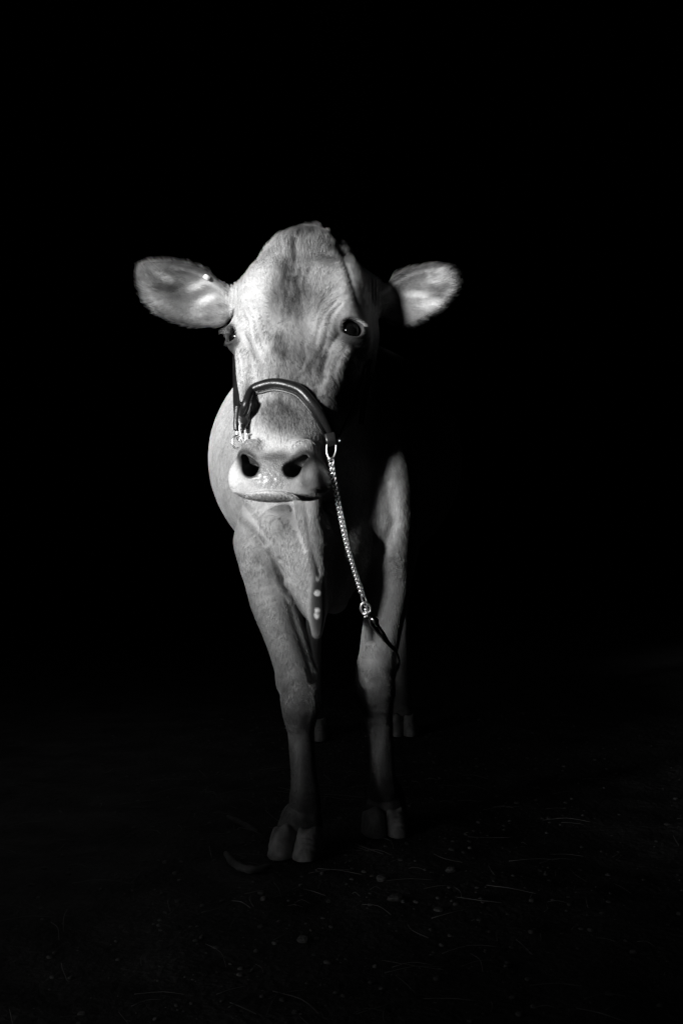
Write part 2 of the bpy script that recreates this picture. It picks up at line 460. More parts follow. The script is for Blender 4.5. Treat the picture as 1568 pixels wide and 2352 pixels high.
# skin folds on the face (head coordinates: r across, u along the face), width, depth
FOLDS = []
for s_ in (-1, 1):
    FOLDS += [([(s_*.098, .052), (s_*.080, .020), (s_*.074, -.020), (s_*.062, -.055)], .0040, .0016),
              ([(s_*.108, .078), (s_*.090, .060), (s_*.066, .020), (s_*.052, -.030)], .0045, .0014),
              ([(s_*.115, .104), (s_*.094, .095), (s_*.060, .050), (s_*.045, .0)], .005, .0013),
              ([(s_*.098, -.010), (s_*.078, -.040), (s_*.072, -.090)], .0045, .0022),
              ([(s_*.110, -.030), (s_*.096, -.070), (s_*.092, -.100)], .003, .0015)]
FOLDS += [([(-.014, .21), (-.006, .15), (-.004, .12)], .006, .003),
          ([(.028, -.030), (.036, -.060), (.030, -.085)], .004, .0018),
          ([(.060, -.050), (.050, -.085), (.058, -.120)], .006, .0025),
          ([(.012, -.075), (.030, -.10), (.022, -.13)], .005, .0014)]
for pts, w, dp in FOLDS:
    dp *= .9
    front = sstep(-.10, -.05, hf)
    disp -= is_head * front * dp * np.exp(-(line_d(hr, hu, pts) / w) ** 2)
pxv, pyv = pix(V)
disp -= is_head * sstep(.02, .06, hu) * .0030 * np.exp(-(line_d(pxv, pyv, [(765, 548), (797, 615), (818, 690), (834, 730)]) / 7) ** 2)
disp += is_head * sstep(.02, .06, hu) * .0035 * np.exp(-(line_d(pxv, pyv, [(790, 565), (820, 620), (838, 670)]) / 9) ** 2)
disp += is_head * sstep(.12, .19, hu) * (.0008 * vnoise(V, 26, 14) + .0012 * vnoise(V, 60, 15))
# pleats at the ear roots
for s_, xc in ((-1, 532), (1, 862)):
    m = np.exp(-((pxv - xc) / 16) ** 2) * np.exp(-((pyv - 672) / 40) ** 2) * sstep(2.78, 2.70, V[:, 1])
    disp += .0016 * m * np.sin((pxv - xc) * .85)
kn = sstep(.24, .28, V[:, 2]) * sstep(.44, .38, V[:, 2]) * sstep(3.3, 3.2, V[:, 1])
disp += kn * (.0016 * vnoise(V, 24, 22) + .0010 * vnoise(V, 55, 23))
lw = sstep(.30, .24, V[:, 2])
disp += lw * .0022 * vnoise(V * np.array((1.6, 1.6, .35)), 34, 24)
# veins and muscle lines of chest and shoulder
chest = sstep(2.70, 2.80, V[:, 1]) * sstep(3.35, 3.25, V[:, 1])
for pts, w, dp in (([(545, 1150), (575, 1190), (620, 1250), (650, 1330)], 12, -.006),
                   ([(560, 1290), (590, 1300), (612, 1275)], 12, -.0015),
                   ([(610, 1260), (640, 1340), (668, 1380)], 6, .004),
                   ([(640, 1290), (668, 1400), (700, 1500), (715, 1560)], 9, -.005),
                   ([(700, 1130), (712, 1240), (735, 1320)], 8, -.004),
                   ([(660, 1140), (690, 1230), (700, 1260)], 7, -.003),
                   ([(885, 1110), (905, 1200), (880, 1260)], 14, -.006),
                   ([(850, 1290), (842, 1400), (850, 1470)], 10, -.005)):
    disp += chest * dp * np.exp(-(line_d(pxv, pyv, pts) / w) ** 2)
# wet nose: little cobbles
wet = is_head * np.exp(-np.clip(np.abs(hr) / .040, 0, 9) ** 4) * sstep(-.262, -.275, hu) * sstep(-.348, -.344, hu) * sstep(-.03, -.012, hf)
disp += wet * .0009 * vnoise(V, 240, 3)
V = V + N0 * disp[:, None]

# ------------------------------------------------------------------ coat colour (markings, with some light and shade painted in)
def blob(x, y, cx, cy, rx, ry, ang=0, p=2.0):
    a = R(ang); dx, dy = x - cx, y - cy
    u = (dx * math.cos(a) + dy * math.sin(a)) / rx; v = (-dx * math.sin(a) + dy * math.cos(a)) / ry
    return np.exp(-(u * u + v * v) ** (p / 2))
def coat(p):
    r, u, f = headc(p); x, y = pix(p)
    hd = sstep(2.86, 2.78, p[:, 1]) * sstep(.80, .84, p[:, 2])
    n1 = vnoise(p, 14, 5); n2 = vnoise(p, 45, 6)
    c = .37 + .05 * n1 + .03 * n2
    c = c + hd * (-.05 + .18 * sstep(668, 596, x) + .16 * blob(x, y, 775, 668, 30, 52, 12, 2.5))  # side light painted in: brighter left of the face and right brow
    # face: dark forehead, bridge and cheek, part coat, part painted shade; dark rings round the eyes
    k = np.zeros(len(p))
    for cx, cy, rx, ry, an, pw, am in ((692, 862, 84, 125, 0, 4, .58), (683, 680, 64, 82, 0, 4, .70), (697, 760, 22, 42, -8, 3, .58), (644, 795, 25, 38, 0, 3, .80), (728, 832, 36, 62, 8, 3, .76),
            (768, 900, 44, 50, 20, 3, .72), (568, 898, 11, 24, 8, 2.5, .5), (641, 950, 56, 44, 0, 4, .78), (641, 1031, 56, 13, 0, 3, .62),
            (690, 524, 78, 30, 0, 3, .70), (675, 588, 8, 44, -4, 2.5, .62), (808, 783, 30, 12, 0, 2.5, .8), (752, 788, 9, 26, 22, 2.5, .62),
            (540, 785, 14, 10, 0, 2.5, .75), (579, 798, 7, 30, -20, 2.5, .5), (600, 850, 6, 34, -12, 2.5, .35), (792, 835, 5, 26, -14, 2.5, .5)):
        k = np.maximum(k, am * blob(x, y, cx, cy, rx, ry, an, pw))
    for s_ in (-1, 1):
        e = EYES[s_]; de = np.linalg.norm(p - e, axis=1)
        k += .92 * np.exp(-(de / .037) ** 6) * sstep(.95, .65, (p - e) @ HU / .026)
    sk = .6 * vnoise(np.stack([r * 5, u * 1.1, f * .6], 1), 40, 12) + .4 * vnoise(np.stack([r * 9 + u * 2, u * 2.2, f * .6], 1), 60, 13)
    k = k * (1.1 + .45 * sk) + .16 * np.clip(sk, 0, 1) * sstep(-.22, -.18, u)
    c = c * (1 - hd * np.clip(k, 0, .88) * (1 + .25 * n2))
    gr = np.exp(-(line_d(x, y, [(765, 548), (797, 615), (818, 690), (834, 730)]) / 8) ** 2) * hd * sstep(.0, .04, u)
    c = c * (1 - .5 * gr)  # shade of the groove painted into the coat
    ring = hd * blob(r, u, 0, -.252, .08, .016) * sstep(-.04, -.01, f)
    c = c * (1 - ring) + .62 * ring
    lip = hd * sstep(.060, .080, np.abs(r)) * sstep(-.27, -.30, u) * sstep(-.10, -.03, f)
    c = c * (1 - lip) + .60 * lip
    low = hd * sstep(-.352, -.354, u)
    c = c * (1 - low) + .66 * low
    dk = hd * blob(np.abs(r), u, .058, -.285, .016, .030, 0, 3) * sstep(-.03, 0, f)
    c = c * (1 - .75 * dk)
    pad = hd * blob(r, u, 0, -.318, .050, .036, 0, 6) * sstep(-.03, 0, f)
    c = c * (1 - .42 * pad)
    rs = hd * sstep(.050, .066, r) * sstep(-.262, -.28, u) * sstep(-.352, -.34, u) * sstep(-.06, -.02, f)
    c = c * (1 - .62 * rs * (1 + .5 * n2))  # right of the muzzle: shade of the turned-away side painted in
    dk2 = hd * blob(r, u, 0, -.282, .040, .010, 0, 3) * sstep(-.03, 0, f)
    c = c * (1 - .6 * dk2)
    for s_ in (-1, 1):
        de = np.linalg.norm(p - EYES[s_], axis=1); m_ = hd * sstep(EYE_R + .017, EYE_R + .009, de)
        c = c * (1 - m_) + .035 * m_
    # poll furrow: its shade is painted with the face marks above
    # legs darker towards the hoof, dewlap tip nearly black with pale flecks
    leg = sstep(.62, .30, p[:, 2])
    c = c * (1 - .62 * leg)  # partly coat colour, partly painted falloff of the light
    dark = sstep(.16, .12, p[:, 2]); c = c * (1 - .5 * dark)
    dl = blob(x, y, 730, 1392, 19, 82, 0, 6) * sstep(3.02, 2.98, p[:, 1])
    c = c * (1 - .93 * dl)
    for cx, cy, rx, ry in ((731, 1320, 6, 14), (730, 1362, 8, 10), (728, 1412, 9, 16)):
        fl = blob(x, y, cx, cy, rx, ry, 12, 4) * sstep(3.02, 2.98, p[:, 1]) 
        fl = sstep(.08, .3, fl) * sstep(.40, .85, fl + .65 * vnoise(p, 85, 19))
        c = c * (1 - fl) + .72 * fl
    # underside of the neck a little darker in streaks
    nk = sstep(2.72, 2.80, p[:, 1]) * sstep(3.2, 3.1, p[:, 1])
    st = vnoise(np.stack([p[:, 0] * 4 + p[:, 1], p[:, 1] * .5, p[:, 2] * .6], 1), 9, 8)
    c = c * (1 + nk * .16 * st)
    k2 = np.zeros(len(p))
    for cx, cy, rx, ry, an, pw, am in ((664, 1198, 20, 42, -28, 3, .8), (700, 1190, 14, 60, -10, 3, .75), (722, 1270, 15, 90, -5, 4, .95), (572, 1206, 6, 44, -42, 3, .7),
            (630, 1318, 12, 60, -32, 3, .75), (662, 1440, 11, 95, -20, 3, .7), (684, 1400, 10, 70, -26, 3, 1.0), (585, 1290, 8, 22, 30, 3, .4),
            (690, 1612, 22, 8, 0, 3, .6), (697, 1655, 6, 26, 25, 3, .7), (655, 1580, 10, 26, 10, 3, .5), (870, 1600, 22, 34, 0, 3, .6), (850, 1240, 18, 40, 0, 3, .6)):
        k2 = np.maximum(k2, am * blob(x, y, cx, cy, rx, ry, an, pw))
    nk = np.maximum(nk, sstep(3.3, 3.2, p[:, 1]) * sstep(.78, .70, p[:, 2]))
    c = c * (1 - nk * .58 * np.clip(k2, 0, 1))  # coat variation plus painted shade of folds and the leg gap
    # ears: dark rim and fold, pale hair inside
    ear = sstep(2.51, 2.53, p[:, 1]) * sstep(2.80, 2.77, p[:, 1]) * (((x < 528) | (x > 872)) & (y < 765) & (y > 580))
    e = np.full(len(p), .24) + .05 * n2
    for cx, cy, rx, ry, an in ((386, 640, 24, 9, 22), (452, 657, 34, 9, -22), (400, 700, 50, 22, 22), (470, 690, 26, 9, -25),
                               (1000, 640, 26, 20, -35), (955, 676, 30, 9, 5), (985, 695, 30, 14, -10)):
        e = e + (.60 if cx < 700 else .55) * blob(x, y, cx, cy, rx, ry, an, 2.6)
    for cx, cy, rx, ry, an in ((440, 622, 40, 14, 12), (490, 720, 30, 22, -40), (905, 690, 25, 40, 0), (930, 635, 35, 18, -20), (1020, 685, 26, 8, 15), (990, 680, 10, 4, 0)):
        e = e * (1 - .55 * blob(x, y, cx, cy, rx, ry, an, 2.6))
    e = np.where(x > 800, e * .52, e * 1.12)  # dimmer light on the right ear painted into its colour
    ix = np.nonzero(ear > 0)[0]
    if len(ix):
        d = np.minimum(*[poly_sd(x[ix].astype(np.float32), y[ix].astype(np.float32), EARS[s_]['poly']) for s_ in (-1, 1)])
        q = p[ix]; st = vnoise(np.stack([q[:, 0] * .5, q[:, 1], q[:, 2] * 3.0 + q[:, 0] * .8 * np.sign(q[:, 0])], 1), 42, 17)
        e[ix] = e[ix] * (1 - .50 * sstep(-13, -6, d)) * (1 + .35 * st) + .16 * np.exp(-((d + 17) / 4.0) ** 2) * (y[ix] < 700)
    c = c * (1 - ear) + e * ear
    return np.clip(c, .012, .9)
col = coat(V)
def cap3(a, b):
    A = np.stack([hr * np.where(hr < 0, -1, 1), hu, hf], 1); a = np.array(a); b = np.array(b); v = b - a
    t = np.clip(((A - a) @ v) / (v @ v), 0, 1); return np.linalg.norm(A - a - t[:, None] * v, axis=1)
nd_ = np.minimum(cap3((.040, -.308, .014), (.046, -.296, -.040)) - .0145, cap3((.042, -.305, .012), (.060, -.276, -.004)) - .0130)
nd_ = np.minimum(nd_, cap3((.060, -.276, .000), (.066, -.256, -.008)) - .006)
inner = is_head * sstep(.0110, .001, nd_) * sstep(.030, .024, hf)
col = col * (1 - inner) + .018 * inner  # darkness of the nostril holes painted into the skin

def attr(o, name, vals):
    a = o.data.attributes.new(name, 'FLOAT', 'POINT'); a.data.foreach_set('value', np.asarray(vals, dtype=np.float32))

# ------------------------------------------------------------------ materials of the cow
m_coat = mat('coat', .4, .62)
b = bsdf(m_coat); at = nd(m_coat, 'ShaderNodeAttribute'); at.attribute_name = 'coat'
tc = nd(m_coat, 'ShaderNodeTexCoord'); mp = nd(m_coat, 'ShaderNodeMapping'); mp.inputs['Scale'].default_value = (1, 1, .22)
lk(m_coat, tc.outputs['Object'], mp.inputs[0])
nz = nd(m_coat, 'ShaderNodeTexNoise'); nz.inputs['Scale'].default_value = 520; nz.inputs['Detail'].default_value = 4
lk(m_coat, mp.outputs[0], nz.inputs[0])
mr = nd(m_coat, 'ShaderNodeMapRange'); mr.inputs[1].default_value = .25; mr.inputs[2].default_value = .75; mr.inputs[3].default_value = .72; mr.inputs[4].default_value = 1.25
lk(m_coat, nz.outputs[0], mr.inputs[0])
mu = nd(m_coat, 'ShaderNodeMath', operation='MULTIPLY'); lk(m_coat, at.outputs['Fac'], mu.inputs[0]); lk(m_coat, mr.outputs[0], mu.inputs[1])
lk(m_coat, mu.outputs[0], b.inputs['Base Color'])
wa = nd(m_coat, 'ShaderNodeAttribute'); wa.attribute_name = 'wet'
ro = nd(m_coat, 'ShaderNodeMapRange'); ro.inputs[3].default_value = .62; ro.inputs[4].default_value = .34; lk(m_coat, wa.outputs['Fac'], ro.inputs[0])
lk(m_coat, ro.outputs[0], b.inputs['Roughness'])
cw = nd(m_coat, 'ShaderNodeMath', operation='MULTIPLY'); cw.inputs[1].default_value = .55; lk(m_coat, wa.outputs['Fac'], cw.inputs[0]); lk(m_coat, cw.outputs[0], b.inputs['Coat Weight']); b.inputs['Coat Roughness'].default_value = .32
vo = nd(m_coat, 'ShaderNodeTexVoronoi', feature='DISTANCE_TO_EDGE'); vo.inputs['Scale'].default_value = 260; lk(m_coat, tc.outputs['Object'], vo.inputs[0])
v2 = nd(m_coat, 'ShaderNodeMath', operation='MINIMUM'); v2.inputs[1].default_value = .22; lk(m_coat, vo.outputs[0], v2.inputs[0])
v3 = nd(m_coat, 'ShaderNodeMath', operation='MULTIPLY'); lk(m_coat, v2.outputs[0], v3.inputs[0]); lk(m_coat, wa.outputs['Fac'], v3.inputs[1])
iv = nd(m_coat, 'ShaderNodeMath', operation='MULTIPLY'); iv.inputs[1].default_value = .5; lk(m_coat, nz.outputs[0], iv.inputs[0])
ad = nd(m_coat, 'ShaderNodeMath', operation='MULTIPLY_ADD'); ad.inputs[1].default_value = 4.0; lk(m_coat, v3.outputs[0], ad.inputs[0]); lk(m_coat, iv.outputs[0], ad.inputs[2])
bp = nd(m_coat, 'ShaderNodeBump'); bp.inputs['Strength'].default_value = .7; bp.inputs['Distance'].default_value = .0012
lk(m_coat, ad.outputs[0], bp.inputs['Height']); lk(m_coat, bp.outputs[0], b.inputs['Normal'])
b.inputs['Sheen Weight'].default_value = .15; b.inputs['Sheen Roughness'].default_value = .4

cow = empty('cow', (-.04, 3.4, 0))
tag(cow, 'pale haltered cow standing head-on, its legs fading into the dark', 'cow')
OFF = np.array(cow.location)
body = mesh_obj('body', V, Q, m_coat, cow, True, OFF)
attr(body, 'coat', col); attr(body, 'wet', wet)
BV = BVHTree.FromPolygons([tuple(x) for x in V.tolist()], [tuple(x) for x in Q.tolist()])
def cast(px, py, out=0.0):
    """point of the cow's skin seen at (px, py), lifted off the skin by 'out'"""
    o = Vector((0, 0, CAM_H)); d = Vector(P(px, py, 1.0)) - o
    h, n, i, t = BV.ray_cast(o, d.normalized())
    if h is None: h, n, i, t = BV.find_nearest(Vector(P(px, py, 2.55)))
    if n.dot(d) > 0: n = -n
    return np.array(h + n * out), np.array(n)
def near(p, out=0.0):
    h, n, i, t = BV.find_nearest(Vector(p))
    if (Vector(p) - h).dot(n) < 0 and False: n = -n
    return np.array(h), np.array(n)

# fur: short hairs lying along the coat
m_fur = mat('fur', .4, .36, spec=.55)
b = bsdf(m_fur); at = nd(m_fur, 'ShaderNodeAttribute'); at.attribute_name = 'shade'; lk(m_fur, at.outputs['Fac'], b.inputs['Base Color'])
def hair_dir(p, n):
    r, u, f = headc(p); x, y = pix(p)
    hd = (sstep(2.86, 2.78, p[:, 1]) * sstep(.80, .84, p[:, 2]))[:, None]
    d = np.tile(np.array((.0, .55, -.85)), (len(p), 1)); d[:, 0] += .15 * np.sign(p[:, 0])
    lg = sstep(.70, .5, p[:, 2])[:, None]; d = d * (1 - lg) + np.array((0, .15, -1.0)) * lg
    wr, wu = r * .75 - .002, u - .020
    wl_ = np.sqrt(wr ** 2 + wu ** 2) + .012
    fd = (HR * (wr - .35 * wu)[:, None] + HU * (wu + .35 * wr)[:, None]) / wl_[:, None] - HF * .2
    fd = fd + HU * (-.35 * sstep(-.02, -.08, u)[:, None] + .25 * sstep(.05, .12, u)[:, None])
    muz = sstep(-.24, -.27, u)[:, None]; fd = fd * (1 - muz) + (HR * np.tanh(r / .05)[:, None] - HU * .5) * muz
    d = d * (1 - hd) + fd * hd
    ear = (sstep(2.51, 2.53, p[:, 1]) * sstep(2.80, 2.77, p[:, 1]) * (((x < 528) | (x > 872)) & (y < 765) & (y > 580)))[:, None]
    ed = np.array((1.0, 0, .18)) * np.sign(p[:, 0:1]) * np.array((1, 1, np.nan_to_num(1.0)))
    ed[:, 2] = .25; yc = np.where(p[:, 0] < 0, 690 + (530 - x) * -.06, 680)
    ed[:, 2] -= (y - yc) / 90.0
    d = d * (1 - ear) + ed * ear
    sw = np.stack([vnoise(p, 13, 21 + i) for i in range(3)], 1) + .5 * np.stack([vnoise(p, 34, 31 + i) for i in range(3)], 1)
    d = d / np.linalg.norm(d, axis=1)[:, None] + .38 * sw
    d = d - n * (d * n).sum(1)[:, None]
    return d / (np.linalg.norm(d, axis=1)[:, None] + 1e-9), ear[:, 0], hd[:, 0]
def make_fur(count):
    N = vnormals(V, Q)
    a, b_, c, d = [V[Q[:, i]] for i in range(4)]
    ar = np.linalg.norm(np.cross(c - a, d - b_), axis=1) / 2; ce = (a + b_ + c + d) / 4; cn = N[Q[:, 0]]
    wq = ar * (ce[:, 1] < 4.2) * np.where(ce[:, 1] < 2.9, 1.5, np.where(ce[:, 1] < 3.3, 1.0, .5))
    vw = ce - np.array((0, 0, CAM_H)); vw /= np.linalg.norm(vw, axis=1)[:, None]
    wq = wq * sstep(.45, .10, (cn * vw).sum(1)) * (ce[:, 2] > .035)
    wq = wq * (1 - wet[Q[:, 0]] * .96 > .3) * (1 - .93 * is_head[Q[:, 0]] * sstep(-.352, -.355, hu[Q[:, 0]]) * sstep(-.05, -.03, hf[Q[:, 0]])) * (inner[Q[:, 0]] < .3)
    for s_ in (-1, 1): wq = wq * (np.linalg.norm(ce - EYES[s_], axis=1) > EYE_R + .0090)
    idx = rng.choice(len(Q), count, p=wq / wq.sum())
    w = rng.random((count, 2)); uu, vv = w[:, :1], w[:, 1:]
    q = Q[idx]; ip = lambda A: A[q[:, 0]] * (1 - uu) * (1 - vv) + A[q[:, 1]] * uu * (1 - vv) + A[q[:, 2]] * uu * vv + A[q[:, 3]] * (1 - uu) * vv
    p = ip(V); n = ip(N); n /= np.linalg.norm(n, axis=1)[:, None]
    cc = ip(col[:, None])[:, 0]
    d, ear, hd = hair_dir(p, n)
    x, y = pix(p)
    inn = ear * (n[:, 1] < -.15)
    L = np.where(hd > .5, .0095, .0110) * rng.uniform(.6, 1.3, count)
    rim = ear * np.exp(-(n[:, 1] / .5) ** 2)
    L = L * (1 + .25 * rim + .7 * inn * rng.random(count))
    r_, u_, f__ = headc(p); tuft = hd * sstep(.13, .20, u_) * (1 - ear); L = L * (1 + 1.3 * tuft)
    mz = hd * sstep(-.25, -.28, u_); L = L * (1 - .55 * mz)
    for s_ in (-1, 1): L = L * (1 - .62 * np.exp(-(np.linalg.norm(p - EYES[s_], axis=1) / .038) ** 4))
    L = L * (1 - .65 * blob(x, y, 730, 1392, 24, 88, 0, 6) * (p[:, 1] < 3.0))
    L = L * (1 - .5 * hd * sstep(-.343, -.350, u_))
    lift = .13 + .08 * rng.random(count) + .25 * tuft + .12 * rim
    t = d + n * lift[:, None] + .09 * (rng.random((count, 3)) - .5)
    p0 = p - n * .0008; p1 = p0 + t * (L * .5)[:, None]; p2 = p0 + (t * 1.0 - n * (lift * .45)[:, None]) * L[:, None] + d * (L * .05)[:, None]
    pos = np.stack([p0, p1, p2], 1).reshape(-1, 3) - OFF
    cu = bpy.data.hair_curves.new('fur'); cu.add_curves([3] * count)
    cu.attributes['position'].data.foreach_set('vector', pos.astype(np.float32).ravel())
    rad = np.tile(np.array((.00021, .00018, .00005), dtype=np.float32), count)
    ra = cu.attributes.get('radius') or cu.attributes.new('radius', 'FLOAT', 'POINT'); ra.data.foreach_set('value', rad)
    sh = cu.attributes.new('shade', 'FLOAT', 'CURVE')
    clump = 1 + .26 * vnoise(p, 150, 3) + .12 * vnoise(p, 60, 4)
    sh.data.foreach_set('value', np.clip(cc * 1.12 * clump * rng.uniform(.88, 1.14, count), .01, .92).astype(np.float32))
    cu.materials.append(m_fur)
    return link(bpy.data.objects.new('fur', cu), cow)
make_fur(720000)
def make_whiskers():
    pos, rad = [], []
    def hair(p, d, L, r0, droop):
        q = [p + d * L * t + np.array((0, 0, -1.0)) * droop * L * t * t for t in (0, .3, .65, 1)]
        pos.extend(q); rad.extend([r0, r0 * .9, r0 * .6, r0 * .2])
    for i in range(90):
        r = rng.uniform(-.088, .088); u = rng.uniform(-.374, -.346) if i % 3 else rng.uniform(-.345, -.27)
        if i % 3 == 0: continue
        if i % 3 == 7: r = math.copysign(rng.uniform(.080, .095), r)
        r *= .95; q, n = near(H(r, u, .03 if i % 3 else -.01))
        d = unit(n * .7 + HF * .3 + HR * math.copysign(.35, r) - HU * (.6 if i % 3 else .1) + .35 * (rng.random(3) - .5))
        hair(q, d, rng.uniform(.008, .022) if i % 9 else rng.uniform(.018, .030), .00022 if i % 9 else .00018, .25)
    for s_ in (-1, 1):
        c = EYES[s_]; out = HR * s_ * EDIR[s_][0] + HF * EDIR[s_][1]; out /= np.linalg.norm(out); side = np.cross(HU, out); up = np.cross(out, side)
        for a in np.linspace(-1.1, 1.1, 46):
            p = c + out * (.0175 + .006 * math.cos(a)) + side * .0235 * math.sin(a) + up * (.0165 * math.cos(a) ** .8 - .001)
            hair(p, unit(out * .8 + up * .25 + side * (.5 * math.sin(a)) - np.array((0, 0, .35)) + .2 * (rng.random(3) - .5)), rng.uniform(.012, .018), .00028, .1)
    cu = bpy.data.hair_curves.new('whiskers'); cu.add_curves([4] * (len(pos) // 4))
    cu.attributes['position'].data.foreach_set('vector', (np.array(pos) - OFF).astype(np.float32).ravel())
    ra = cu.attributes.get('radius') or cu.attributes.new('radius', 'FLOAT', 'POINT'); ra.data.foreach_set('value', np.array(rad, dtype=np.float32))
    m = mat('whisker_hair', .45, .4); cu.materials.append(m)
    return link(bpy.data.objects.new('whiskers', cu), cow)
def unit(v): v = np.asarray(v, float); return v / np.linalg.norm(v)
make_whiskers()

# eyes
m_eye = mat('eye', .01, .05, spec=.35); b = bsdf(m_eye)
tc = nd(m_eye, 'ShaderNodeTexCoord'); sp = nd(m_eye, 'ShaderNodeSeparateXYZ'); lk(m_eye, tc.outputs['Object'], sp.inputs[0])
rp = nd(m_eye, 'ShaderNodeValToRGB'); cr = rp.color_ramp
cr.elements[0].position = .36; cr.elements[0].color = (.55, .55, .55, 1)
cr.elements[1].position = .41; cr.elements[1].color = (.003, .003, .003, 1)
mm = nd(m_eye, 'ShaderNodeMath', operation='DIVIDE'); mm.inputs[1].default_value = EYE_R
lk(m_eye, sp.outputs[2], mm.inputs[0]); lk(m_eye, mm.outputs[0], rp.inputs[0]); lk(m_eye, rp.outputs[0], b.inputs['Base Color'])
def make_eye(s_):
    c = EYES[s_]; bm = bmesh.new(); bmesh.ops.create_uvsphere(bm, u_segments=40, v_segments=28, radius=EYE_R)
    for v in bm.verts:
        if v.co.z > EYE_R * .72: v.co.z += (v.co.z - EYE_R * .72) * .22       # cornea
    me = bpy.data.meshes.new('eye'); bm.to_mesh(me); bm.free(); me.materials.append(m_eye)
    for p in me.polygons: p.use_smooth = True
    o = bpy.data.objects.new('eye', me); link(o, cow)
    look = np.array((.25 * s_, -1.0, .12))
    o.rotation_mode = 'QUATERNION'; o.rotation_quaternion = Vector(look).to_track_quat('Z', 'Y')
    o.location = c - OFF
    return o
for s_ in (-1, 1): make_eye(s_)

# hooves: two claws each
m_hoof = noise_col(mat('hoof_horn', .08, .45), .10, .25, 45, 4, (1, 1, .5), .25, 90)
def make_hoof(x, y, w, h, L, turn=0, gap=.010):
    """a cloven hoof: base centre (x, y), width w, height h, length L, toes to the camera"""
    F = Field(axis((-w * .8, w * .8, .003)), axis((-L * .9, L * .75, .003)), axis((-.004, h + .02, .003)))
    for s in (-1, 1):
        X, Y, Z = F.x[:, None, None], F.y[None, :, None], F.z[None, None, :]
        cx = s * (w * .250 + gap * .20)
        zt = np.clip(Z / h, 0, 1.2)
        wx = w * .275 * (1 - .16 * zt ** 1.5); yc = .006 + .030 * zt; ly = L * .52 * (1 - .34 * zt)
        yy = Y - yc; front = np.where(yy < 0, 1.0, 1.35)
        cxx = cx - s * gap * .35 * np.clip(-yy / ly, 0, 1)
        q = ((np.abs(X - cxx) / wx) ** 2.2 + (np.abs(yy) / (ly / front)) ** 2.2) ** (1 / 2.2)
        d = (q - 1) * wx * .9
        tp = Z - h * (1 - .18 * np.clip(yy / ly, -1, 1)) - .004 * np.sin(X * 160 + s) ; kk = .014
        hm = np.clip(.5 - .5 * (tp - d) / kk, 0, 1); d = tp * (1 - hm) + d * hm + kk * hm * (1 - hm)
        d = np.maximum(d, -Z)
        F.put(d.astype(np.float32), (slice(None),) * 3, .003, '+')
    v, f = F.mesh()
    z = v[:, 2].copy(); nrm = vnormals(v, f)
    v += nrm * (.0005 * np.sin(z * 330 + 5 * vnoise(v, 30, 2)) + .0016 * vnoise(v, 30, 4) + .0004 * vnoise(v, 110, 5))[:, None]
    c, s = math.cos(turn), math.sin(turn)
    w_ = np.stack([v[:, 0] * c - v[:, 1] * s + x, v[:, 0] * s + v[:, 1] * c + y, v[:, 2]], 1)
    return mesh_obj('hoof', w_, f, m_hoof, cow, True, OFF)
make_hoof(P(677, 1900, 2.86)[0], 2.87, .118, .056, .13, R(-12), .014)
make_hoof(P(886, 1900, 3.05)[0], 3.06, .108, .054, .12, R(4), .006)
make_hoof(-.100, 4.33, .10, .065, .12); make_hoof(.215, 4.42, .10, .065, .12)

# ------------------------------------------------------------------ leather and metal
m_leath = noise_col(mat('leather', .02, .34, spec=.5), .008, .018, 40, 6, None, .08, 260)
m_strap = noise_col(mat('strap_leather', .05, .45), .05, .09, 60, 6, None, .3, 300)
m_steel = mat('steel', .95, .38, 1.0)
m_tag = mat('tag_metal', .85, .35, 0)

halter = empty('halter', P(640, 950, 2.45))
tag(halter, "dark rolled leather halter buckled round the cow's nose and cheeks", 'halter')
HOFF = np.array(halter.location)
def skin_line(pts, out):
    res, ns = [], []
    for q in pts:
        if len(q) == 2:
            c = cast(q[0], q[1], out)
            res.append(c[0]); ns.append(c[1])
        else:
            res.append(P(*q)); ns.append(unit((-.8 if q[0] < 700 else .8, -.6, 0)))
    return res, ns
# rolled noseband over the bridge
def unit(v): v = np.asarray(v, float); return v / np.linalg.norm(v)
nb = [(555, 972, 2.505), (557, 952, 2.498), (565, 928, 2.478), (584, 901), (606, 888), (632, 883), (660, 887), (690, 899), (714, 922), (733, 950), (748, 980), (760, 1004)]
pts, ns = skin_line(nb, .0075)
pts = spline(pts, 5); ns = spline(ns, 5)
mb = MB(); mm_ = len(pts); rad = [.0098 - .0022 * abs(2 * i / (mm_ - 1) - 1) ** 3 for i in range(mm_)]
mb.sweep(pts, rad, [r_ * .92 for r_ in rad], ups=ns, n=16)
nose = mb.build('noseband', m_leath, halter, True, HOFF)
